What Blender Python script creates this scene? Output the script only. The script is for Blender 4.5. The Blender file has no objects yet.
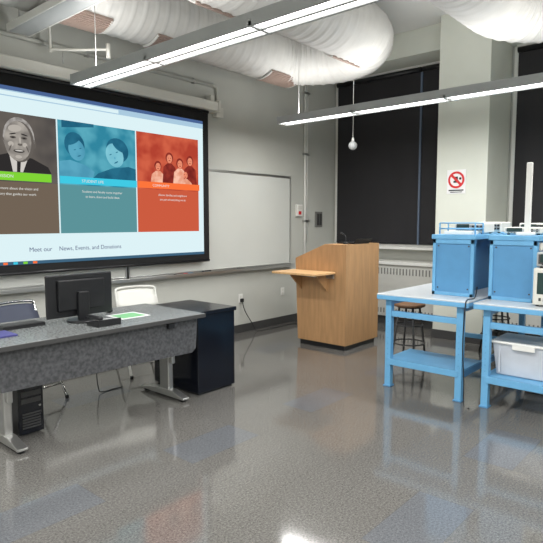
import bpy, bmesh, math, random
from mathutils import Vector, Matrix
random.seed(3)
sc = bpy.context.scene
try:
    sc.view_settings.view_transform = 'Standard'
except Exception: pass

# ---------------------------------------------------------------- materials
def srgb(r,g,b):
    f=lambda c:(c/255/12.92) if c/255<=0.04045 else ((c/255+0.055)/1.055)**2.4
    return (f(r),f(g),f(b),1)
def mat(name,col,rough=0.5,metal=0.0,noise=None,emit=0,bump=0,spec=0.5,alpha=1,trans=0):
    m=bpy.data.materials.new(name); m.use_nodes=True
    nt=m.node_tree; b=nt.nodes['Principled BSDF']
    b.inputs['Base Color'].default_value=col
    b.inputs['Roughness'].default_value=rough
    b.inputs['Metallic'].default_value=metal
    b.inputs['Specular IOR Level'].default_value=spec
    if trans: b.inputs['Transmission Weight'].default_value=trans
    if emit:
        b.inputs['Emission Color'].default_value=col
        b.inputs['Emission Strength'].default_value=emit
    if noise:
        sx,amt,stretch=noise
        tc=nt.nodes.new('ShaderNodeTexCoord'); mp=nt.nodes.new('ShaderNodeMapping')
        mp.inputs['Scale'].default_value=stretch
        n=nt.nodes.new('ShaderNodeTexNoise'); n.inputs['Scale'].default_value=sx; n.inputs['Detail'].default_value=5
        cr=nt.nodes.new('ShaderNodeValToRGB')
        cr.color_ramp.elements[0].position=0.35; cr.color_ramp.elements[1].position=0.65
        cr.color_ramp.elements[0].color=(col[0]*(1-amt),col[1]*(1-amt),col[2]*(1-amt),1)
        cr.color_ramp.elements[1].color=(min(1,col[0]*(1+amt)),min(1,col[1]*(1+amt)),min(1,col[2]*(1+amt)),1)
        L=nt.links.new
        L(tc.outputs['Object'],mp.inputs['Vector']); L(mp.outputs[0],n.inputs['Vector'])
        L(n.outputs['Fac'],cr.inputs['Fac']); L(cr.outputs[0],b.inputs['Base Color'])
        if bump:
            bp=nt.nodes.new('ShaderNodeBump'); bp.inputs['Strength'].default_value=bump; bp.inputs['Distance'].default_value=0.002
            L(n.outputs['Fac'],bp.inputs['Height']); L(bp.outputs[0],b.inputs['Normal'])
    return m
def emis(name,col,s=1.0):
    m=bpy.data.materials.new(name); m.use_nodes=True
    b=m.node_tree.nodes['Principled BSDF']
    b.inputs['Base Color'].default_value=(0,0,0,1); b.inputs['Roughness'].default_value=1
    b.inputs['Specular IOR Level'].default_value=0
    b.inputs['Emission Color'].default_value=col; b.inputs['Emission Strength'].default_value=s
    return m
def emis_noise(name,c1,c2,scale,s=1.0):
    m=emis(name,c1,s); nt=m.node_tree; b=nt.nodes['Principled BSDF']
    tc=nt.nodes.new('ShaderNodeTexCoord'); n=nt.nodes.new('ShaderNodeTexNoise'); n.inputs['Scale'].default_value=scale
    cr=nt.nodes.new('ShaderNodeValToRGB')
    cr.color_ramp.elements[0].position=0.38; cr.color_ramp.elements[1].position=0.62
    cr.color_ramp.elements[0].color=c1; cr.color_ramp.elements[1].color=c2
    nt.links.new(tc.outputs['Object'],n.inputs['Vector']); nt.links.new(n.outputs['Fac'],cr.inputs['Fac'])
    nt.links.new(cr.outputs[0],b.inputs['Emission Color'])
    return m

M={}
M['wall']=mat('wall_paint',srgb(190,191,184),0.7,noise=(3,0.02,(1,1,1)))
M['ceil']=mat('ceiling_paint',srgb(216,216,212),0.8,noise=(2,0.03,(1,1,1)))
M['pillar']=mat('pillar_paint',srgb(208,211,200),0.6,noise=(3,0.02,(1,1,1)))
M['base']=mat('baseboard_rubber',srgb(62,62,62),0.5)
M['duct']=mat('duct_white',srgb(194,193,189),0.5,noise=(6,0.04,(1,1,1)))
M['grille']=mat('grille_taupe',srgb(140,122,112),0.6)
M['fix']=mat('fixture_paint',srgb(165,168,168),0.4)
M['lens']=mat('lamp_lens',(1,0.99,0.96,1),0.4,emit=6.0)
M['black']=mat('black_plastic',srgb(22,23,26),0.35)
M['blackg']=mat('black_gloss',srgb(14,17,26),0.18)
M['blackm']=mat('screen_border',srgb(8,8,10),0.8)
M['shade']=mat('black_shade',srgb(36,35,38),0.75,noise=(4,0.1,(1,1,0.2)))
M['shaderail']=mat('shade_rail',srgb(90,105,125),0.5)
M['white']=mat('white_paint',srgb(225,225,220),0.45)
M['wb']=mat('whiteboard_enamel',srgb(200,202,197),0.22,noise=(1.5,0.02,(1,1,1)))
M['alu']=mat('aluminium',srgb(190,190,188),0.3,metal=0.9)
M['chrome']=mat('chrome',srgb(200,200,200),0.15,metal=1)
M['wood']=mat('lectern_oak',srgb(178,138,96),0.45,noise=(9,0.10,(3,3,0.35)))
M['woodl']=mat('shelf_maple',srgb(210,170,122),0.4,noise=(9,0.1,(0.4,4,4)))
M['stool']=mat('stool_wood',srgb(120,88,62),0.45,noise=(12,0.2,(4,1,1)))
M['desk']=mat('desk_laminate',srgb(116,119,119),0.2,noise=(60,0.22,(1,1,1)))
M['panel']=mat('modesty_speckle',srgb(72,73,76),0.5,noise=(42,0.4,(1,1,1)))
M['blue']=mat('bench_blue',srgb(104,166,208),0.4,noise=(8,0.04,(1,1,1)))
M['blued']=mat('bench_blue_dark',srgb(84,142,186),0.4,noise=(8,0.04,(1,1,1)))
M['btop']=mat('bench_laminate',srgb(200,205,208),0.3,noise=(60,0.04,(1,1,1)))
M['ivory']=mat('ivory_plastic',srgb(212,211,203),0.5)
M['red']=mat('sign_red',srgb(200,30,35),0.5)
M['paperg']=mat('paper_green',srgb(110,170,120),0.7)
M['paper']=mat('paper_white',srgb(225,225,225),0.7)
M['bin']=mat('bin_plastic',srgb(192,197,204),0.25,noise=(5,0.08,(1,1,1)))
M['darkblue']=mat('chair_navy',srgb(56,62,80),0.6)
M['chairw']=mat('chair_white',srgb(214,214,208),0.45)
M['folder']=mat('folder_purple',srgb(70,70,130),0.5)
M['rad']=mat('radiator_cream',srgb(200,200,194),0.5)
M['radslot']=mat('radiator_slot',srgb(120,120,116),0.6)
M['led']=mat('lcd_dark',srgb(40,62,60),0.2)

# floor
def floor_mat():
    m=bpy.data.materials.new('floor_vinyl'); m.use_nodes=True
    nt=m.node_tree; L=nt.links.new; N=nt.nodes.new
    b=nt.nodes['Principled BSDF']
    g=N('ShaderNodeNewGeometry'); sp=N('ShaderNodeSeparateXYZ'); L(g.outputs['Position'],sp.inputs[0])
    def math_(op,a,bv=None):
        n=N('ShaderNodeMath'); n.operation=op
        for i,v in enumerate((a,bv)):
            if v is None: continue
            if isinstance(v,(int,float)): n.inputs[i].default_value=v
            else: L(v,n.inputs[i])
        return n.outputs[0]
    def band(co,c,per,half):
        a=math_('SUBTRACT',co,c-per/2-per*20); a=math_('MODULO',a,per); a=math_('SUBTRACT',a,per/2)
        a=math_('ABSOLUTE',a); return math_('LESS_THAN',a,half)
    mask=math_('MULTIPLY',band(sp.outputs[0],2.44,1.22,0.305),band(sp.outputs[1],2.68,1.525,0.1525))
    seam=math_('MAXIMUM',band(sp.outputs[0],2.135,0.305,0.0012),band(sp.outputs[1],2.5275,0.305,0.0012))
    n1=N('ShaderNodeTexNoise'); n1.inputs['Scale'].default_value=85; n1.inputs['Detail'].default_value=7; n1.inputs['Roughness'].default_value=0.9
    L(g.outputs['Position'],n1.inputs['Vector'])
    def ramp(c1,c2):
        r=N('ShaderNodeValToRGB'); r.color_ramp.elements[0].position=0.4; r.color_ramp.elements[1].position=0.6
        r.color_ramp.elements[0].color=c1; r.color_ramp.elements[1].color=c2; L(n1.outputs['Fac'],r.inputs['Fac']); return r.outputs[0]
    ca=ramp(srgb(68,66,64),srgb(124,122,118)); cb=ramp(srgb(76,78,81),srgb(114,116,120))
    mx=N('ShaderNodeMix'); mx.data_type='RGBA'; L(mask,mx.inputs[0]); L(ca,mx.inputs[6]); L(cb,mx.inputs[7])
    n2=N('ShaderNodeTexNoise'); n2.inputs['Scale'].default_value=0.9; L(g.outputs['Position'],n2.inputs['Vector'])
    mr=N('ShaderNodeMapRange'); L(n2.outputs['Fac'],mr.inputs[0]); mr.inputs[3].default_value=0.9; mr.inputs[4].default_value=1.1
    sm=math_('SUBTRACT',mr.outputs[0],math_('MULTIPLY',seam,0.25))
    vm=N('ShaderNodeVectorMath'); vm.operation='SCALE'; L(mx.outputs[2],vm.inputs[0]); L(sm,vm.inputs['Scale'])
    L(vm.outputs[0],b.inputs['Base Color'])
    mr2=N('ShaderNodeMapRange'); L(n1.outputs['Fac'],mr2.inputs[0]); mr2.inputs[3].default_value=0.05; mr2.inputs[4].default_value=0.14
    L(mr2.outputs[0],b.inputs['Roughness'])
    b.inputs['Specular IOR Level'].default_value=0.95
    n3=N('ShaderNodeTexNoise'); n3.inputs['Scale'].default_value=3; L(g.outputs['Position'],n3.inputs['Vector'])
    bp=N('ShaderNodeBump'); bp.inputs['Strength'].default_value=0.15; bp.inputs['Distance'].default_value=0.004
    L(n3.outputs['Fac'],bp.inputs['Height']); L(bp.outputs[0],b.inputs['Normal'])
    return m
M['floor']=floor_mat()

# ---------------------------------------------------------------- builder
class B:
    def __init__(s,name):
        s.name=name; s.bm=bmesh.new(); s.mats=[]
    def mi(s,k):
        if k not in s.mats: s.mats.append(k)
        return s.mats.index(k)
    def _merge(s,t,k,smooth=False,M4=None):
        i=s.mi(k)
        if M4 is not None: bmesh.ops.transform(t,matrix=M4,verts=t.verts)
        for f in t.faces: f.material_index=i; f.smooth=smooth
        me=bpy.data.meshes.new('tmp'); t.to_mesh(me); t.free()
        s.bm.from_mesh(me); bpy.data.meshes.remove(me)
    def box(s,lo,hi,k,bev=0.0,M4=None,seg=2):
        t=bmesh.new(); bmesh.ops.create_cube(t,size=1)
        for v in t.verts:
            v.co=Vector([(lo[i]+hi[i])/2+v.co[i]*(hi[i]-lo[i]) for i in range(3)])
        if bev: bmesh.ops.bevel(t,geom=t.edges[:],offset=bev,segments=seg,affect='EDGES',profile=0.5)
        s._merge(t,k,False,M4)
    def cyl(s,p0,p1,r,k,seg=16,r2=None,M4=None):
        p0=Vector(p0);p1=Vector(p1); d=p1-p0
        t=bmesh.new(); bmesh.ops.create_cone(t,cap_ends=True,segments=seg,radius1=r,radius2=r if r2 is None else r2,depth=d.length)
        q=d.to_track_quat('Z','Y').to_matrix().to_4x4(); q.translation=(p0+p1)/2
        bmesh.ops.transform(t,matrix=q,verts=t.verts)
        i=s.mi(k)
        if M4 is not None: bmesh.ops.transform(t,matrix=M4,verts=t.verts)
        for f in t.faces: f.material_index=i; f.smooth=len(f.verts)==4
        me=bpy.data.meshes.new('tmp'); t.to_mesh(me); t.free(); s.bm.from_mesh(me); bpy.data.meshes.remove(me)
    def sph(s,c,r,k,sc_=(1,1,1)):
        t=bmesh.new(); bmesh.ops.create_uvsphere(t,u_segments=20,v_segments=12,radius=r)
        for v in t.verts: v.co=Vector((c[0]+v.co.x*sc_[0],c[1]+v.co.y*sc_[1],c[2]+v.co.z*sc_[2]))
        s._merge(t,k,True)
    def prism(s,pts,vec,k,bev=0,M4=None):
        t=bmesh.new(); vs=[t.verts.new(p) for p in pts]; f=t.faces.new(vs)
        r=bmesh.ops.extrude_face_region(t,geom=[f])
        bmesh.ops.translate(t,verts=[v for v in r['geom'] if isinstance(v,bmesh.types.BMVert)],vec=Vector(vec))
        bmesh.ops.recalc_face_normals(t,faces=t.faces[:])
        if bev: bmesh.ops.bevel(t,geom=t.edges[:],offset=bev,segments=2,affect='EDGES',profile=0.5)
        s._merge(t,k,False,M4)
    def tube(s,pts,r,k,seg=10,M4=None,radii=None):
        pts=[Vector(p) for p in pts]; t=bmesh.new(); rings=[]
        nrm=None
        for i,p in enumerate(pts):
            a=pts[max(0,i-1)]; c=pts[min(len(pts)-1,i+1)]; d=(c-a).normalized()
            if nrm is None:
                nrm=d.cross(Vector((0,0,1)))
                if nrm.length<1e-3: nrm=d.cross(Vector((0,1,0)))
                nrm.normalize()
            nrm=(nrm-d*nrm.dot(d)).normalized(); bi=d.cross(nrm)
            rr=radii[i] if radii else r
            rings.append([t.verts.new(p+nrm*math.cos(2*math.pi*j/seg)*rr+bi*math.sin(2*math.pi*j/seg)*rr) for j in range(seg)])
        for a,b in zip(rings,rings[1:]):
            for j in range(seg): t.faces.new((a[j],a[(j+1)%seg],b[(j+1)%seg],b[j]))
        t.faces.new(rings[0][::-1]); t.faces.new(rings[-1])
        bmesh.ops.recalc_face_normals(t,faces=t.faces[:])
        s._merge(t,k,True,M4)
    def disc(s,c,rx,rz,k,rot=0,n=24,yoff=0.001):
        t=bmesh.new(); vs=[]
        for j in range(n):
            a=-2*math.pi*j/n; x=math.cos(a)*rx; z=math.sin(a)*rz
            vs.append(t.verts.new((c[0]+x*math.cos(rot)-z*math.sin(rot),c[1],c[2]+x*math.sin(rot)+z*math.cos(rot))))
        t.faces.new(vs); s._merge(t,k)
    def quad(s,x0,x1,z0,z1,y,k):
        t=bmesh.new(); t.faces.new([t.verts.new(p) for p in ((x0,y,z0),(x1,y,z0),(x1,y,z1),(x0,y,z1))]); s._merge(t,k)
    def poly(s,pts,k):
        t=bmesh.new(); t.faces.new([t.verts.new(p) for p in pts]); s._merge(t,k)
    def done(s,loc=None,rotz=0,parent=None,scale=None):
        me=bpy.data.meshes.new(s.name); s.bm.to_mesh(me); s.bm.free()
        for k in s.mats: me.materials.append(M[k])
        o=bpy.data.objects.new(s.name,me); sc.collection.objects.link(o)
        if loc: o.location=loc
        o.rotation_euler=(0,0,rotz)
        if scale: o.scale=scale
        if parent: o.parent=parent
        return o
def smooth_path(pts,n=8):
    P=[Vector(p) for p in pts]; P=[P[0]]+P+[P[-1]]; out=[]
    for i in range(1,len(P)-2):
        for j in range(n):
            t=j/n; a,b,c,d=P[i-1],P[i],P[i+1],P[i+2]
            out.append(0.5*((2*b)+(-a+c)*t+(2*a-5*b+4*c-d)*t*t+(-a+3*b-3*c+d)*t**3))
    out.append(P[-2]); return out

XB=7.42; YL=5.15; XN=-3.2; YR=-3.6; ZC=4.05
YW=5.147
# ---------------------------------------------------------------- room
b=B('floor'); b.box((XN,YR,-0.1),(XB,YL,0),'floor'); b.done()
b=B('ceiling'); b.box((XN,YR,ZC),(XB,YL,ZC+0.1),'ceil'); b.done()
b=B('wall_left'); b.box((XN-0.1,YL,-0.1),(XB+0.1,YL+0.1,ZC+0.1),'wall'); b.done()
b=B('wall_back'); b.box((XB,YR-0.1,-0.1),(XB+0.1,YL,ZC+0.1),'wall'); b.done()
b=B('wall_right'); b.box((XN-0.1,YR-0.1,-0.1),(XB,YR,ZC+0.1),'wall'); b.done()
b=B('wall_front'); b.box((XN-0.1,YR,-0.1),(XN,YL,ZC+0.1),'wall'); b.done()
b=B('baseboard_left'); b.box((XN,YL-0.015,0),(XB,YL,0.11),'base',0.003); b.done()
b=B('baseboard_back'); b.box((XB-0.015,YR,0),(XB,YL-0.015,0.11),'base',0.003); b.done()
b=B('pillar'); b.box((6.67,2.42,0),(XB,3.06,ZC),'pillar',0.006); b.box((6.655,2.405,0),(XB-0.02,3.075,0.11),'base',0.003); b.done()
b=B('pillar'); b.box((6.67,-2.0,0),(XB,-1.36,ZC),'pillar',0.006); b.box((6.655,-2.015,0),(XB-0.02,-1.345,0.11),'base',0.003); b.done()
b=B('trim_1'); b.box((6.9,YR,3.72),(XB,YL,ZC),'pillar',0.004); b.done()

def window(name,y0,y1,splits):
    b=B(name); z0,z1=1.17,3.70
    x=XB
    b.box((x-0.05,y0,z0-0.03),(x,y1,z0+0.03),'white',0.004); b.box((x-0.05,y0,z1-0.02),(x,y1,z1+0.02),'white',0.004)
    b.box((x-0.05,y0-0.02,z0),(x,y0+0.03,z1),'shaderail'); b.box((x-0.05,y1-0.03,z0),(x,y1+0.02,z1),'white')
    ys=[y0+0.02]+splits+[y1-0.02]
    for a,c in zip(ys,ys[1:]):
        b.box((x-0.075,a+0.015,z0+0.01),(x-0.066,c-0.015,z1-0.09),'shade')
        b.box((x-0.082,a+0.015,z0),(x-0.06,c-0.015,z0+0.03),'black',0.004)
        b.cyl((x-0.09,a+0.012,z1-0.06),(x-0.09,c-0.012,z1-0.06),0.035,'black')
    for sy in splits: b.box((x-0.095,sy-0.014,z0),(x-0.05,sy+0.014,z1-0.1),'shaderail')
    b.box((x-0.22,y0-0.02,z0-0.07),(x,y1+0.02,z0-0.03),'white',0.006)
    b.done()
window('window_1',3.1,5.08,[3.62])
window('window_2',-1.3,2.36,[1.2,0.0])

def radiator(y0,y1):
    b=B('radiator_cover'); x0=7.08
    b.box((x0,y0,0.12),(XB-0.02,y1,0.88),'rad',0.008); b.box((x0-0.03,y0,0.88),(XB-0.02,y1,0.93),'white',0.008)
    n=int((y1-y0)/0.05)
    for i in range(n):
        y=y0+0.03+i*0.05
        b.box((x0-0.004,y,0.74),(x0+0.002,y+0.018,0.83),'radslot')
        b.box((x0-0.004,y,0.17),(x0+0.002,y+0.018,0.24),'radslot')
    b.box((x0+0.04,y0,0),(XB-0.02,y1,0.12),'base')
    b.done()
radiator(3.12,5.1); radiator(-1.3,2.38)

# ---------------------------------------------------------------- whiteboard & screen
b=B('whiteboard')
for x0,x1 in ((0.6,3.42),(3.44,6.24)):
    b.box((x0,5.115,0.89),(x1,5.146,2.15),'wb')
    b.box((x0,5.105,2.13),(x1,YW,2.16),'alu',0.003); b.box((x0,5.105,0.87),(x1,YW,0.90),'alu',0.003)
    b.box((x0,5.105,0.87),(x0+0.02,YW,2.16),'alu',0.003); b.box((x1-0.02,5.105,0.87),(x1,YW,2.16),'alu',0.003)
b.box((0.6,5.05,0.845),(6.24,YW,0.868),'alu',0.004)
b.box((0.6,5.045,0.845),(6.24,5.055,0.885),'alu',0.003)
b.done()
b=B('marker_tray_supplies')
for i,x in enumerate((4.05,4.12,4.2,5.1)):
    b.cyl((x,5.085,0.879),(x+0.13,5.08,0.879),0.009,('black','red','blue','black')[i],10)
b.box((4.5,5.06,0.87),(4.62,5.10,0.9),'black',0.006)
b.done()

SY=5.02
b=B('projector_screen')
b.box((1.42,SY+0.0,1.03),(4.55,SY+0.012,2.82),'blackm')
b.cyl((1.42,SY+0.006,1.03),(4.55,SY+0.006,1.03),0.016,'black')
b.box((1.30,4.95,2.84),(4.66,5.12,2.95),'ivory',0.012)
b.box((4.66,4.94,2.83),(4.70,5.13,2.97),'ivory',0.01)
b.box((4.62,5.04,2.92),(4.68,5.13,3.04),'ivory',0.006)
b.cyl((1.42,SY,2.82),(4.55,SY,2.82),0.018,'black')
E=1.15
M['pw']=emis('proj_white',srgb(208,228,232),E); M['pbar']=emis('proj_bar',srgb(160,190,210),E); M['pbar2']=emis('proj_bar2',srgb(70,95,140),E)
M['c1']=emis_noise('proj_grey',srgb(76,72,70),srgb(98,92,86),3,E); M['c1b']=emis('proj_grey_low',srgb(106,93,80),E)
M['c2']=emis_noise('proj_teal',srgb(46,126,150),srgb(84,160,178),5,E); M['c2b']=emis('proj_teal_low',srgb(86,138,144),E)
M['c3']=emis_noise('proj_orange',srgb(168,62,46),srgb(198,92,66),5,E); M['c3b']=emis('proj_orange_low',srgb(192,86,60),E)
M['g']=emis('proj_green',srgb(120,200,50),E); M['t']=emis('proj_cyan',srgb(60,190,215),E); M['o']=emis('proj_or',srgb(238,110,56),E)
M['fl']=emis_noise('proj_face',srgb(122,117,112),srgb(162,156,148),8,E); M['fh']=emis_noise('proj_hair',srgb(130,126,122),srgb(166,162,158),20,E); M['fd']=emis('proj_dark',srgb(44,42,42),E)
M['fs']=emis('proj_shadow',srgb(94,89,84),E); M['fw']=emis('proj_teeth',srgb(196,192,186),E); M['fhi']=emis('proj_facelight',srgb(172,166,158),E)
M['tl']=emis_noise('proj_tface',srgb(104,172,190),srgb(124,190,204),5,E); M['td']=emis_noise('proj_tdark',srgb(28,86,112),srgb(38,104,130),6,E); M['tm']=emis_noise('proj_tmid',srgb(72,142,168),srgb(86,158,182),6,E)
M['tw']=emis('proj_tlight',srgb(140,196,208),E)
M['ol']=emis('proj_oface',srgb(222,134,104),E); M['od']=emis_noise('proj_odark',srgb(112,36,32),srgb(140,50,40),14,E); M['ow']=emis_noise('proj_olight',srgb(214,140,112),srgb(236,184,160),12,E)
M['tx']=emis('proj_text',srgb(215,215,210),E); M['lk']=emis('proj_link',srgb(50,60,110),E); M['task']=emis('proj_task',srgb(60,95,120),E)
y=SY-0.002
def P(k): 
    global y
    y-=0.0006
    return y
b.quad(1.58,4.46,1.11,2.70,P(0),'pw')
b.quad(1.58,4.46,2.665,2.70,P(0),'pbar2'); b.quad(1.58,4.46,2.61,2.665,P(0),'pbar')
b.quad(1.62,3.3,2.62,2.655,P(0),'pw')
b.quad(1.58,4.46,1.11,1.14,P(0),'task')
for i in range(9): b.quad(1.62+i*0.09,1.66+i*0.09,1.114,1.135,P(0) if i==0 else y,('t','g','o')[i%3])
for x0,c,cb in ((1.74,'c1','c1b'),(2.625,'c2','c2b'),(3.51,'c3','c3b')):
    b.quad(x0,x0+0.87,1.39,2.47,P(0) if x0<2 else y,c)
yy=P(0)
for x0,c,cb in ((1.74,'c1','c1b'),(2.625,'c2','c2b'),(3.51,'c3','c3b')):
    b.quad(x0,x0+0.87,1.39,1.86,yy,cb)
# portrait 1 - smiling older man in suit
cx,cz=2.25,2.225
b.poly([(cx-0.40,P(0),1.95),(cx+0.30,y,1.95),(cx+0.27,y,2.01),(cx+0.12,y,2.08),(cx-0.1,y,2.11),(cx-0.24,y,2.07),(cx-0.36,y,2.0)],'fd')
b.poly([(cx-0.06,P(0),1.95),(cx+0.03,y,1.95),(cx+0.085,y,2.09),(cx-0.085,y,2.09)],'fw')
b.poly([(cx-0.025,P(0),1.95),(cx+0.005,y,1.95),(cx+0.015,y,2.06),(cx-0.02,y,2.06)],'fd')
b.disc((cx+0.005,P(0),cz+0.03),0.142,0.182,'fh'); b.disc((cx-0.14,y,cz-0.015),0.018,0.04,'fs'); b.disc((cx+0.143,y,cz-0.015),0.018,0.04,'fs')
b.disc((cx+0.012,P(0),cz-0.005),0.130,0.182,'fs'); b.disc((cx-0.006,P(0),cz+0.0),0.122,0.176,'fl')
b.disc((cx-0.03,P(0),cz+0.11),0.06,0.032,'fhi',rot=0.1); b.disc((cx-0.07,y,cz-0.03),0.026,0.022,'fhi'); b.disc((cx+0.055,y,cz-0.03),0.022,0.02,'fhi'); b.disc((cx-0.005,y,cz-0.14),0.03,0.016,'fhi')
P(0)
for s in (-1,1):
    b.disc((cx+s*0.05,y,cz+0.03),0.028,0.012,'fs'); b.disc((cx+s*0.052,y,cz+0.06),0.032,0.006,'fd',rot=-s*0.22)
    b.disc((cx+s*0.078,y,cz-0.066),0.006,0.032,'fs',rot=s*0.4)
b.disc((cx+0.012,y,cz-0.03),0.022,0.011,'fs'); b.disc((cx,y,cz-0.088),0.052,0.017,'fs')
b.disc((cx+0.012,P(0),cz+0.005),0.008,0.03,'fhi')
P(0)
for s in (-1,1): b.disc((cx+s*0.05,y,cz+0.029),0.015,0.006,'fd')
b.disc((cx,y,cz-0.090),0.043,0.012,'fd'); b.disc((cx,P(0),cz-0.085),0.036,0.0065,'fw')
# portrait 2 - two students leaning together, blue tint
b.poly([(2.63,P(0),1.94),(2.98,y,1.94),(3.0,y,2.0),(2.9,y,2.06),(2.74,y,2.10),(2.63,y,2.08)],'tm')
b.poly([(2.98,P(0),1.94),(3.49,y,1.94),(3.49,y,2.06),(3.40,y,2.08),(3.2,y,2.05),(3.04,y,1.99)],'td')
b.disc((2.79,P(0),2.25),0.105,0.12,'td',rot=0.3); b.disc((3.27,y,2.24),0.135,0.12,'td',rot=-0.5)
b.disc((2.81,P(0),2.20),0.085,0.105,'tm',rot=0.3); b.disc((3.235,y,2.185),0.10,0.125,'tl',rot=0.45)
b.disc((2.77,P(0),2.30),0.09,0.045,'td',rot=0.5); b.disc((3.30,y,2.285),0.10,0.05,'td',rot=-0.5)
P(0)
for dx,dz in ((-0.04,0.005),(0.035,0.035)): b.disc((3.225+dx,y,2.185+dz),0.015,0.005,'td',rot=0.4)
b.disc((3.25,y,2.115),0.026,0.007,'td',rot=0.45); b.disc((3.235,y,2.158),0.008,0.012,'tm')
for dx in (-0.03,0.03): b.disc((2.82+dx,y,2.21+dx*0.3),0.012,0.004,'td',rot=0.3)
b.disc((2.835,y,2.145),0.02,0.005,'td',rot=0.3)
b.poly([(2.66,P(0),2.40),(3.0,y,2.44),(3.0,y,2.47),(2.66,y,2.47)],'td')
fam=((3.78,2.11,0.045,'ow'),(3.94,2.21,0.05,'od'),(4.09,2.16,0.048,'ow'),(4.24,2.20,0.048,'od'),(4.17,2.04,0.042,'ow'))
P(0)
for fx,fz,r,kc in fam: b.disc((fx,y,fz+0.012),r*1.05,r*1.2,'od')
P(0)
for i,(fx,fz,r,kc) in enumerate(fam):
    y-=0.0003
    b.poly([(fx-0.1,y,1.94),(fx+0.1,y,1.94),(fx+0.085,y,fz-r*1.9),(fx+0.03,y,fz-r),(fx-0.03,y,fz-r),(fx-0.085,y,fz-r*1.9)],kc)
P(0)
for fx,fz,r,kc in fam: b.disc((fx,y,fz),r*0.75,r*0.95,'ol')
P(0)
for fx,fz,r,kc in fam:
    for s in (-1,1): b.disc((fx+s*0.016,y,fz+0.008),0.006,0.004,'od')
    b.disc((fx,y,fz-0.02),0.014,0.004,'od')
P(0)
b.quad(1.74,2.54,1.87,1.945,y,'g'); b.quad(2.625,3.495,1.87,1.94,y,'t'); b.quad(3.51,4.38,1.87,1.94,y,'o')
scr=b.done()
def text(body,x,z,size,k,yy,al='LEFT'):
    cu=bpy.data.curves.new('caption','FONT'); cu.body=body; cu.size=size; cu.align_x=al; cu.materials.append(M[k])
    o=bpy.data.objects.new('caption_text',cu); sc.collection.objects.link(o)
    o.location=(x,yy,z); o.rotation_euler=(math.pi/2,0,0); o.parent=scr
ty=y-0.002
text('OUR MISSION',1.95,1.895,0.038,'tx',ty); text('STUDENT LIFE',2.85,1.89,0.038,'tx',ty); text('COMMUNITY',3.7,1.89,0.038,'tx',ty)
for x0,ls in ((1.78,("Read more about the vision and","history that guides our work")),
              (2.66,("Students and faculty come together","to learn, share and build ideas")),
              (3.56,("Alumni, families and neighbours","are part of everything we do"))):
    for i,l in enumerate(ls): text(l,x0+0.42,1.79-i*0.05,0.032,'tx',ty,'CENTER')
text('Meet our',2.30,1.225,0.058,'lk',ty); text('News, Events, and Donations',2.59,1.225,0.058,'lk',ty)

# ---------------------------------------------------------------- ceiling ducts
def duct(name,pts,r=0.3):
    b=B(name); P=[Vector(p) for p in pts]
    L=[0]
    for a,c in zip(P,P[1:]): L.append(L[-1]+(c-a).length)
    st=0.02; n=int(L[-1]/st); out=[]; rad=[]; j=0
    for i in range(n+1):
        s=i*st
        while j<len(P)-2 and L[j+1]<s: j+=1
        f=(s-L[j])/(L[j+1]-L[j]); out.append(P[j].lerp(P[j+1],f)); rad.append(r+(0.010 if i%6==0 else 0))
    b.tube(out,r,'duct',36,radii=rad)
    return b
def uturn(yc,R,z,xc,x0):
    pts=[(x0,yc+R,z),(xc,yc+R,z)]
    for i in range(1,25):
        a=math.pi/2-math.pi*i/24; pts.append((xc+R*math.cos(a),yc+R*math.sin(a),z))
    pts.append((x0,yc-R,z)); return pts
def grille(b,x0,x1,yc,z,r,a0,a1):
    for i in range(12):
        a=math.radians(a0+(a1-a0)*i/11)
        y_,z_=yc-math.cos(a)*(r+0.012),z-math.sin(a)*(r+0.012)
        b.box((x0,y_-0.011,z_-0.011),(x1,y_+0.011,z_+0.011),'grille')
    for x in (x0,x1):
        pts=[(x,yc-math.cos(math.radians(a0+(a1-a0)*i/8))*(r+0.012),z-math.sin(math.radians(a0+(a1-a0)*i/8))*(r+0.012)) for i in range(9)]
        b.tube(pts,0.014,'duct',6)
ZD=3.55
b=duct('air_duct',uturn(3.95,0.62,ZD,5.18,XN+0.1),0.31)
for x0 in (5.0,3.35,2.3,1.0): grille(b,x0,x0+0.55,4.57,ZD,0.31,55,100)
for x0 in (4.9,3.0): grille(b,x0,x0+0.55,3.33,ZD,0.31,110,150)
for x0 in (4.6,2.0,-0.5):
    for yy_ in (4.57,3.33):
        b.cyl((x0,yy_,ZD+0.29),(x0,yy_,ZC-0.001),0.006,'alu',8)
b.done()
b=duct('air_duct',uturn(1.28,0.62,ZD,5.3,XN+0.1),0.31)
for x0 in (4.6,2.0,-0.5):
    for yy_ in (1.9,0.66):
        b.cyl((x0,yy_,ZD+0.29),(x0,yy_,ZC-0.001),0.006,'alu',8)
b.done()

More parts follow.
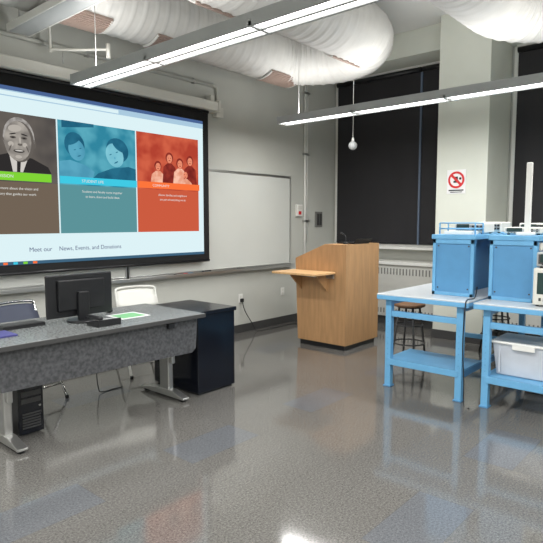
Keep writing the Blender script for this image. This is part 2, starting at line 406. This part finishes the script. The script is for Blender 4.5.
# ---------------------------------------------------------------- lights
def fixture(x,y0,y1,z=2.70,w=0.20,pw=130,up=58):
    b=B('pendant_light')
    h=0.085
    b.box((x-w/2,y0,z),(x-w/2+0.02,y1,z+h),'fix',0.003); b.box((x+w/2-0.02,y0,z),(x+w/2,y1,z+h),'fix',0.003)
    b.box((x-w/2,y0-0.012,z-0.002),(x+w/2,y0,z+h+0.004),'fix',0.003); b.box((x-w/2,y1,z-0.002),(x+w/2,y1+0.012,z+h+0.004),'fix',0.003)
    b.box((x-w/2+0.02,y0,z+h-0.012),(x+w/2-0.02,y1,z+h),'fix')
    b.box((x-0.012,y0,z-0.001),(x+0.012,y1,z+0.05),'fix')
    b.box((x-w/2+0.02,y0,z+0.012),(x+w/2-0.02,y1,z+0.02),'lens')
    n=int((y1-y0)/1.2)
    for i in range(1,n+1):
        yy=y0+i*(y1-y0)/(n+1); b.box((x-w/2,yy-0.012,z-0.002),(x+w/2,yy+0.012,z+0.03),'fix')
    nn=3
    for i in range(nn):
        yy=y0+0.25+(y1-y0-0.5)*i/(nn-1)
        b.cyl((x,yy,z+h),(x,yy,ZC-0.001),0.004,'alu',6)
        b.cyl((x,yy,ZC-0.03),(x,yy,ZC-0.001),0.05,'white',16)
    o=b.done()
    for nm,zz,rx,e in (('lamp_down',z-0.004,0,pw),('lamp_up',z+h+0.01,math.pi,up)):
        ld=bpy.data.lights.new(nm,'AREA'); ld.shape='RECTANGLE'; ld.size=w-0.06; ld.size_y=(y1-y0)-0.1; ld.energy=e
        ld.color=(1,0.99,0.975)
        lo=bpy.data.objects.new(nm,ld); sc.collection.objects.link(lo); lo.location=(x,(y0+y1)/2,zz); lo.rotation_euler=(rx,0,0); lo.parent=o
fixture(2.62,-3.0,4.55); fixture(5.28,-3.0,4.45); fixture(0.0,-3.0,4.55); fixture(-2.4,-3.0,4.55)

b=B('cable_tray')
b.box((2.16,2.9,3.14),(2.34,4.92,3.15),'fix'); b.box((2.15,2.9,3.14),(2.165,4.92,3.20),'white'); b.box((2.335,2.9,3.14),(2.35,4.92,3.20),'white')
b.box((2.15,4.92,3.14),(2.35,4.93,3.20),'white')
for yy in (3.9,4.9): b.cyl((2.25,yy,3.15),(2.25,yy,ZC-0.001),0.006,'alu',6)
b.done()
b=B('wall_conduit')
b.cyl((XN,5.12,3.18),(4.72,5.12,3.18),0.022,'wall',12); 
for x in (1.5,3.0,4.4): b.box((x,5.1,3.15),(x+0.04,YW,3.21),'alu')
b.tube(smooth_path([(4.70,5.12,3.18),(4.78,5.12,3.17),(4.8,5.12,3.1),(4.8,5.12,2.9)]),0.02,'wall')
b.box((4.74,5.07,2.8),(4.86,YW,2.92),'ivory',0.006)
b.done()
b=B('wall_conduit'); b.cyl((6.6,5.125,0.11),(6.6,5.125,ZC-0.001),0.02,'white',12)
b.cyl((6.66,5.13,1.2),(6.66,5.13,ZC-0.001),0.012,'white',12)
for z in (0.5,1.5,2.5,3.4): b.box((6.56,5.1,z),(6.70,YW,z+0.03),'alu')
b.done()
b=B('sprinkler_pipe')
b.tube(smooth_path([(2.55,4.95,ZC-0.001),(2.55,4.95,3.15),(2.58,4.9,3.08),(2.9,4.55,3.08)]),0.013,'ivory',8)
b.cyl((2.9,4.55,3.13),(2.9,4.55,3.0),0.02,'ivory'); b.cyl((2.62,4.86,3.08),(2.62,4.86,2.95),0.005,'alu',6)
b.done()
b=B('hanging_globe_microphone'); c=(5.94,3.85)
b.cyl((c[0],c[1],2.53),(c[0],c[1],ZC-0.001),0.004,'white',6); b.sph((c[0],c[1],2.46),0.055,'fix'); b.cyl((c[0],c[1],2.50),(c[0],c[1],2.56),0.022,'white',12,0.01)
b.done()

# ---------------------------------------------------------------- wall devices
b=B('fire_alarm_pull_station'); b.box((6.39,5.10,1.58),(6.52,YW,1.76),'white',0.008); b.box((6.41,5.09,1.69),(6.50,5.11,1.74),'ivory',0.004); b.box((6.42,5.085,1.61),(6.47,5.105,1.66),'red',0.003); b.done()
b=B('light_switch_panel'); b.box((6.88,5.125,1.42),(7.06,YW,1.66),'radslot',0.006); b.box((6.91,5.115,1.45),(6.96,5.13,1.63),'base',0.003); b.box((6.98,5.115,1.45),(7.03,5.13,1.63),'base',0.003); b.done()
def outlet(x,z):
    b=B('wall_outlet'); b.box((x-0.04,5.14,z-0.06),(x+0.04,YW,z+0.06),'white',0.003)
    for d in (-0.025,0.025): b.cyl((x,5.141,z+d),(x,5.136,z+d),0.016,'ivory'); 
    b.done()
outlet(5.22,0.47); outlet(6.1,0.48)
b=B('power_cable'); b.box((5.2,5.095,0.42),(5.24,5.134,0.47),'black',0.006)
b.tube(smooth_path([(5.22,5.11,0.43),(5.25,5.09,0.3),(5.35,5.05,0.12),(5.42,5.02,0.008),(5.7,5.0,0.008),(6.2,4.95,0.008),(6.3,4.4,0.008),(5.9,4.25,0.008)]),0.006,'black',6)
b.done()

# ---------------------------------------------------------------- sign on pillar
b=B('prohibition_sign')
X=6.67
b.box((X-0.008,2.675,1.85),(X,2.915,2.145),'paper')
def ring(c,r0,r1,k,x):
    t=bmesh.new(); n=36
    a=[t.verts.new((x,c[0]+r0*math.cos(2*math.pi*i/n),c[1]+r0*math.sin(2*math.pi*i/n))) for i in range(n)]
    d=[t.verts.new((x,c[0]+r1*math.cos(2*math.pi*i/n),c[1]+r1*math.sin(2*math.pi*i/n))) for i in range(n)]
    for i in range(n): t.faces.new((a[i],a[(i+1)%n],d[(i+1)%n],d[i]))
    b._merge(t,k)
ring((2.795,2.02),0.078,0.104,'red',X-0.012)
s=0.07
b.poly([(X-0.0125,2.795+s+0.011,2.02+s-0.011),(X-0.0125,2.795+s-0.011,2.02+s+0.011),(X-0.0125,2.795-s-0.011,2.02-s+0.011),(X-0.0125,2.795-s+0.011,2.02-s-0.011)],'red')
b.box((X-0.010,2.76,1.985),(X-0.008,2.83,2.01),'black'); b.box((X-0.010,2.775,2.01),(X-0.008,2.815,2.06),'black')
b.cyl((X-0.010,2.745,2.035),(X-0.008,2.745,2.035),0.016,'black')
b.box((X-0.010,2.70,1.885),(X-0.008,2.89,1.90),'black'); b.box((X-0.010,2.72,1.865),(X-0.008,2.87,1.875),'black')
b.done()

# ---------------------------------------------------------------- lectern
b=B('lectern')
x0,x1,y0,y1=5.23,5.96,3.46,4.2
prof=[(y0,0.06),(y1-0.04,0.06),(y1,1.02),(y1,1.06),(y0+0.30,1.24),(y0,1.24)]
b.prism([(x0,p[0],p[1]) for p in prof],(0.025,0,0),'wood',0.003)
b.prism([(x1-0.025,p[0],p[1]) for p in prof],(0.025,0,0),'wood',0.003)
b.box((x0+0.025,y0,0.06),(x1-0.025,y0+0.025,1.24),'wood')
b.box((x0+0.025,y0+0.01,1.215),(x1-0.025,y0+0.3,1.24),'wood')
b.prism([(x0+0.025,y0+0.30,1.24),(x0+0.025,y1,1.06),(x0+0.025,y1,1.035),(x0+0.025,y0+0.30,1.215)],(x1-x0-0.05,0,0),'wood')
b.box((x0+0.025,y1-0.07,0.06),(x1-0.025,y1-0.045,1.02),'wood')
b.box((x0+0.03,y0+0.03,0),(x1-0.03,y1-0.06,0.06),'black')
b.box((x0+0.025,y0+0.02,0.06),(x1-0.025,y1-0.06,0.08),'wood')
b.box((x0-0.40,3.60,0.895),(x0-0.004,4.24,0.92),'woodl',0.004)
b.box((x0-0.02,3.62,0.84),(x0,4.22,0.895),'alu',0.002)
for yy in (3.72,4.1): b.prism([(x0,yy,0.895),(x0-0.24,yy,0.895),(x0,yy,0.68)],(0,0.02,0),'wood')
b.done()
b=B('laptop')
b.box((5.45,3.50,1.2405),(5.80,3.74,1.258),'black',0.004)
b.prism([(5.45,3.50,1.258),(5.45,3.485,1.258),(5.45,3.46,1.30),(5.45,3.475,1.30)],(0.35,0,0),'black')
b.done()
b=B('gooseneck_microphone')
b.cyl((5.37,3.56,1.2405),(5.37,3.56,1.262),0.035,'black'); b.tube(smooth_path([(5.37,3.56,1.26),(5.38,3.57,1.33),(5.40,3.62,1.36)]),0.005,'black',8); b.cyl((5.40,3.62,1.355),(5.415,3.66,1.37),0.011,'black')
b.done()

# ---------------------------------------------------------------- teacher desk
b=B('teacher_desk')
x0,x1,y0,y1=1.28,2.98,3.35,4.17; zt=0.75
b.box((x0,y0,zt-0.03),(x1,y1,zt),'desk',0.004)
b.box((x0-0.004,y0-0.006,zt-0.034),(x1+0.004,y0+0.004,zt-0.002),'base',0.003)
b.prism([(x0+0.08,y0+0.05,0.45),(x1-0.1,y0+0.05,0.43),(x1-0.06,y0+0.05,0.46),(x1-0.04,y0+0.05,zt-0.034),(x0+0.04,y0+0.05,zt-0.034)],(0,0.02,0),'panel')
for xx in (1.50,2.86):
    b.box((xx-0.03,3.66,0.05),(xx+0.03,3.78,zt-0.03),'alu',0.012)
    b.box((xx-0.02,3.62,0.3),(xx+0.02,3.68,zt-0.03),'alu',0.008)
    b.prism([(xx-0.035,3.46,0.02),(xx-0.035,4.05,0.02),(xx-0.035,4.05,0.035),(xx-0.035,3.80,0.075),(xx-0.035,3.62,0.075),(xx-0.035,3.46,0.035)],(0.07,0,0),'alu',0.004)
    b.box((xx-0.02,3.42,zt-0.06),(xx+0.02,4.1,zt-0.03),'alu')
    for yy in (3.5,4.0): b.cyl((xx,yy,0),(xx,yy,0.022),0.025,'black')
b.done()
b=B('black_cabinet')
b.box((3.03,3.5,0.02),(3.47,4.12,0.70),'blackg',0.004); b.box((3.015,3.485,0.70),(3.485,4.135,0.735),'blackg',0.005)
b.box((3.05,3.52,0),(3.45,4.10,0.02),'black')
b.box((3.47,3.52,0.04),(3.476,4.10,0.68),'blackg',0.002); b.box((3.476,3.56,0.36),(3.50,3.575,0.5),'chrome',0.003)
b.done()
b=B('computer_monitor')
cx,cy=2.13,3.80
b.box((cx-0.27,cy,0.79),(cx+0.27,cy+0.025,1.11),'black',0.008)
b.prism([(cx-0.19,cy,0.84),(cx+0.19,cy,0.84),(cx+0.19,cy,1.07),(cx-0.19,cy,1.07)],(0,-0.025,0),'black',0.008)
b.box((cx-0.25,cy+0.025,0.81),(cx+0.25,cy+0.027,1.09),'blackg')
b.box((cx-0.045,cy-0.05,0.76),(cx+0.045,cy-0.018,0.98),'black',0.008)
b.cyl((cx,cy-0.02,0.7505),(cx,cy-0.02,0.765),0.115,'black',28); 
b.done()
b=B('keyboard'); kx,ky=-0.10,0.0
b.prism([(1.66+kx,3.83,0.751),(1.66+kx,3.99,0.751),(1.66+kx,3.99,0.763),(1.66+kx,3.83,0.775)],(0.30,0,0),'black')
for r in range(5):
    for c in range(10): b.box((1.672+kx+c*0.0285,3.842+r*0.028,0.765),(1.697+kx+c*0.0285,3.866+r*0.028,0.778-r*0.0015),'base')
b.done()
b=B('computer_mouse'); b.sph((2.48,3.98,0.7655),0.025,'black',(1,1.7,0.6)); b.done()
b=B('desk_phone')
b.prism([(2.06,3.45,0.751),(2.06,3.61,0.751),(2.06,3.61,0.77),(2.06,3.45,0.80)],(0.19,0,0),'black',0.004)
b.box((2.065,3.45,0.80),(2.105,3.62,0.822),'black',0.008)
for i in range(3):
    for j in range(4): b.box((2.14+i*0.03,3.48+j*0.025,0.78),(2.16+i*0.03,3.496+j*0.025,0.797-j*0.004),'fix')
b.done()
b=B('document_stack'); b.box((2.36,3.60,0.7505),(2.62,3.84,0.753),'paper'); b.box((2.38,3.62,0.753),(2.59,3.80,0.7555),'paperg'); b.done()
b=B('folder'); b.box((1.38,3.60,0.7505),(1.56,3.80,0.762),'folder',0.002); b.done()
b=B('computer_tower')
b.box((1.61,3.76,0.012),(1.78,4.16,0.34),'black',0.006); b.box((1.605,3.75,0.01),(1.785,3.765,0.345),'blackg',0.005)
for z in (0.28,0.23): b.box((1.625,3.745,z),(1.765,3.752,z+0.035),'base',0.002)
for i in range(6): b.box((1.63,3.745,0.05+i*0.02),(1.76,3.751,0.06+i*0.02),'base')
b.cyl((1.755,3.752,0.20),(1.755,3.742,0.20),0.008,'chrome')
for xx in (1.63,1.76):
    for yy in (3.79,4.13): b.cyl((xx,yy,0),(xx,yy,0.013),0.012,'black')
b.done()
b=B('desk_power_cable'); 
b.tube(smooth_path([(2.5,4.19,0.70),(2.52,4.20,0.5),(2.48,4.2,0.25),(2.5,4.21,0.05),(2.55,4.22,0.008),(2.75,4.22,0.008)]),0.005,'black',6)
b.done()
b=B('desk_button_box'); b.box((2.62,3.365,0.665),(2.68,3.398,0.705),'black',0.004); b.done()

# ---------------------------------------------------------------- folding chairs
def folding_chair(loc,rot,kb,ks,kf,sc_=1):
    b=B('folding_chair')
    for s in (-1,1):
        x=s*0.21
        b.tube(smooth_path([(x,-0.24,0.0),(x,-0.02,0.42),(x,0.14,0.74),(x,0.18,0.84)],5),0.0125,kf,8)
        b.tube([(x*0.9,0.26,0.0),(x*0.9,0.10,0.25),(x*0.9,-0.06,0.44)],0.0115,kf,8)
        b.cyl((x,-0.24,0),(x,-0.235,0.03),0.016,'black'); b.cyl((x*0.9,0.262,0),(x*0.9,0.25,0.03),0.016,'black')
    b.cyl((-0.21,-0.17,0.13),(0.21,-0.17,0.13),0.009,kf,8); b.cyl((-0.19,0.18,0.13),(0.19,0.18,0.13),0.009,kf,8)
    b.tube(smooth_path([(-0.21,0.18,0.84),(-0.18,0.19,0.87),(0,0.20,0.88),(0.18,0.19,0.87),(0.21,0.18,0.84)],5),0.0125,kf,8)
    t=bmesh.new(); bmesh.ops.create_cube(t,size=1)
    bmesh.ops.subdivide_edges(t,edges=t.edges[:],cuts=4,use_grid_fill=True)
    for v in t.verts:
        x,y_,z=v.co; v.co=Vector((x*0.40*(1-0.12*(y_+0.5)),y_*0.40-0.03,0.445+z*0.022-0.05*(0.25-x*x)*0.3))
    b._merge(t,ks,True)
    t=bmesh.new(); bmesh.ops.create_cube(t,size=1)
    bmesh.ops.subdivide_edges(t,edges=t.edges[:],cuts=5,use_grid_fill=True)
    for v in t.verts:
        x,y_,z=v.co; v.co=Vector((x*0.42,y_*0.018+0.145+z*0.09+0.05*(0.25-x*x),0.76+z*0.19-0.06*x*x*(1 if z>0 else -1)))
    b._merge(t,kb,True)
    b.done(loc,rot,scale=(1,1,sc_))
folding_chair((3.22,4.56,0),-0.25,'chairw','chairw','chairw',0.95)
folding_chair((2.02,4.52,0),0.15,'darkblue','darkblue','chrome',0.93)

# ---------------------------------------------------------------- lab benches
def bench(y0,y1,riser_side):
    b=B('lab_workbench'); xa,xb=4.32,6.12; zt=0.855
    b.box((xa,y0,zt-0.012),(xb,y1,zt),'btop',0.003)
    b.box((xa-0.004,y0,zt-0.05),(xb+0.004,y1,zt-0.012),'blue',0.004)
    ly0,ly1=y0+0.09,y1-0.09
    for xx in (4.40,6.04):
        for yy in (ly0,ly1):
            b.box((xx-0.028,yy-0.028,0.0),(xx+0.028,yy+0.028,zt-0.05),'blue',0.004)
            b.box((xx-0.04,yy-0.036,0),(xx+0.04,yy+0.036,0.012),'blued',0.003)
            for k in range(7): b.cyl((xx-0.0285,yy,0.30+k*0.05),(xx-0.0275,yy,0.30+k*0.05),0.0045,'blued',8)
        b.box((xx-0.02,ly0,0.65),(xx+0.02,ly1,0.70),'blue',0.003)
        b.box((xx-0.02,ly0,0.20),(xx+0.02,ly1,0.25),'blue',0.003)
    b.box((4.37,ly1-0.02,0.755),(6.07,ly1+0.02,0.806),'blue'); b.box((4.37,ly0-0.02,0.755),(6.07,ly0+0.02,0.806),'blue')
    b.box((4.37,ly0-0.02,0.245),(4.85,ly1+0.02,0.262),'blue',0.003)
    b.box((4.365,ly0,0.205),(4.382,ly1,0.262),'blue',0.003)
    yc=ly0 if riser_side<0 else ly1
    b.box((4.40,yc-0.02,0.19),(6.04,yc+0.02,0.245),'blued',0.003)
    if riser_side<0: r0,r1=y0+0.08,y0+0.45
    else: r0,r1=y1-0.38,y1-0.01
    for xx in (4.62,5.98):
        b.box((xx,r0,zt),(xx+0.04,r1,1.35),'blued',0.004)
        b.box((xx-0.012,r0,zt),(xx+0.002,r0+0.03,1.35),'blue',0.003); b.box((xx-0.012,r1-0.03,zt),(xx+0.002,r1,1.35),'blue',0.003)
        b.box((xx-0.012,r0,1.31),(xx+0.002,r1,1.35),'blue',0.003); b.box((xx-0.012,r0,zt),(xx+0.002,r1,zt+0.03),'blue',0.003)
        for dz in (0.92,1.29): 
            for yy in (r0+0.05,r1-0.05): b.cyl((xx-0.004,yy,dz),(xx+0.001,yy,dz),0.007,'base',8)
    b.box((4.60,r0-0.01,1.35),(6.04,r1+0.01,1.39),'blue',0.004)
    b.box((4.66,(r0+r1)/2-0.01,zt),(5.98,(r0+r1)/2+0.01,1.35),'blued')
    ff=r1-0.04 if riser_side<0 else r0
    b.box((4.70,ff,1.27),(5.95,ff+0.04,1.33),'ivory',0.004)
    b.done()
    return r0,r1
rA=bench(1.68,2.52,-1)
rB=bench(0.80,1.64,1)

def instrument(name,lo,hi,face='-X',body='ivory',f='fix'):
    b=B(name); b.box(lo,hi,body,0.01)
    x=lo[0]; w=hi[1]-lo[1]; h=hi[2]-lo[2]
    b.box((x-0.006,lo[1]+0.015,lo[2]+0.02),(x+0.002,hi[1]-0.015,hi[2]-0.015),f,0.003)
    b.box((x-0.009,lo[1]+w*0.5,lo[2]+h*0.3),(x-0.004,hi[1]-w*0.08,hi[2]-h*0.12),'led',0.002)
    for i in range(3):
        for j in range(2):
            b.cyl((x-0.006,lo[1]+w*(0.1+0.13*i),lo[2]+h*(0.35+0.3*j)),(x-0.022,lo[1]+w*(0.1+0.13*i),lo[2]+h*(0.35+0.3*j)),min(0.014,h*0.1),'black',12)
    for i in range(5):
        b.box((x-0.012,lo[1]+w*(0.52+0.08*i),lo[2]+h*0.12),(x-0.005,lo[1]+w*(0.56+0.08*i),lo[2]+h*0.2),'base')
    for yy in (lo[1]+0.03,hi[1]-0.03):
        for xx in (lo[0]+0.03,hi[0]-0.03): b.cyl((xx,yy,lo[2]-0.01),(xx,yy,lo[2]+0.004),0.012,'black')
    b.done()
instrument('signal_generator',(4.95,1.80,1.402),(5.2,2.08,1.49)); instrument('digital_multimeter',(5.35,1.79,1.402),(5.62,2.02,1.50))
instrument('function_generator',(4.85,1.30,1.402),(5.15,1.60,1.455))
instrument('frequency_counter',(5.25,1.30,1.402),(5.5,1.60,1.49),f='base')
instrument('oscilloscope',(4.44,0.84,0.867),(4.60,1.235,1.15),f='ivory')
instrument('bench_multimeter',(4.45,0.86,1.162),(4.60,1.22,1.27),body='fix',f='base')
instrument('power_supply',(4.98,0.9,0.867),(5.3,1.2,1.1),body='fix')
b=B('test_lead_rack')
for yy in (1.79,2.11):
    for xx in (4.70,4.88): b.cyl((xx,yy,1.391),(xx,yy,1.49),0.007,'blue',8)
for z in (1.44,1.49):
    b.tube([(4.70,1.79,z),(4.70,2.11,z)],0.006,'blue',8); b.tube([(4.88,1.79,z),(4.88,2.11,z)],0.006,'blue',8)
    for yy in (1.79,2.11): b.tube([(4.70,yy,z),(4.88,yy,z)],0.006,'blue',8)
b.box((4.72,1.82,1.3905),(4.86,2.08,1.42),'white',0.004)
b.done()
b=B('wireless_antenna'); b.box((4.68,1.33,1.391),(4.80,1.45,1.415),'white',0.006); b.box((4.72,1.355,1.41),(4.755,1.40,1.98),'white',0.008); b.done()

b=B('storage_bin')
def taper(b,x0,x1,y0,y1,z0,z1,k,t=0.03):
    tb=bmesh.new()
    lo=[tb.verts.new(p) for p in ((x0+t,y0+t,z0),(x1-t,y0+t,z0),(x1-t,y1-t,z0),(x0+t,y1-t,z0))]
    hi=[tb.verts.new(p) for p in ((x0,y0,z1),(x1,y0,z1),(x1,y1,z1),(x0,y1,z1))]
    tb.faces.new(lo[::-1]); tb.faces.new(hi)
    for i in range(4): tb.faces.new((lo[i],lo[(i+1)%4],hi[(i+1)%4],hi[i]))
    bmesh.ops.bevel(tb,geom=tb.edges[:],offset=0.012,segments=3,affect='EDGES',profile=0.5)
    b._merge(tb,k)
taper(b,4.46,4.84,1.04,1.53,0.264,0.53,'bin')
b.box((4.445,1.025,0.525),(4.855,1.545,0.545),'white',0.008); b.box((4.44,1.2,0.49),(4.46,1.37,0.54),'white',0.005)
for yy in (1.10,1.47): b.box((4.458,yy-0.008,0.29),(4.475,yy+0.008,0.52),'bin',0.003)
b.done()
b=B('storage_bin')
taper(b,5.0,5.5,1.0,1.46,0.0,0.3,'bin'); b.box((4.985,0.985,0.295),(5.515,1.475,0.32),'white',0.008); b.done()

b=B('bench_power_cable')
b.tube(smooth_path([(4.60,1.72,0.95),(4.50,1.70,0.87),(4.34,1.70,0.868),(4.302,1.70,0.80),(4.302,1.71,0.5),(4.30,1.69,0.2),(4.29,1.68,0.008),(4.25,1.62,0.008)]),0.005,'black',6)
b.done()

def stool(loc):
    b=B('lab_stool')
    b.cyl((0,0,0.60),(0,0,0.63),0.165,'stool',28); b.cyl((0,0,0.585),(0,0,0.60),0.13,'black',20)
    for i in range(4):
        a=math.pi/4+i*math.pi/2; b.tube([(0.11*math.cos(a),0.11*math.sin(a),0.59),(0.19*math.cos(a),0.19*math.sin(a),0.0)],0.012,'base',8)
    for r,z in ((0.165,0.2),(0.14,0.4)):
        b.tube([(r*math.cos(i*math.pi/12),r*math.sin(i*math.pi/12),z) for i in range(25)],0.008,'base',8)
    b.done(loc)
stool((5.35,2.72,0))
stool((6.38,2.15,0))

# ---------------------------------------------------------------- world & camera
w=bpy.data.worlds.new('world'); sc.world=w; w.use_nodes=True
w.node_tree.nodes['Background'].inputs[0].default_value=(0.5,0.52,0.55,1); w.node_tree.nodes['Background'].inputs[1].default_value=0.3
cd=bpy.data.cameras.new('camera'); cam=bpy.data.objects.new('camera',cd); sc.collection.objects.link(cam)
cd.sensor_width=36; cd.lens=36*545/543; cd.clip_start=0.05
cam.location=(0,0,1.5)
az=math.radians(41.3)
d=Vector((math.cos(az),math.sin(az),-math.tan(math.radians(5.2))))
cam.rotation_euler=d.to_track_quat('-Z','Y').to_euler()
sc.camera=cam
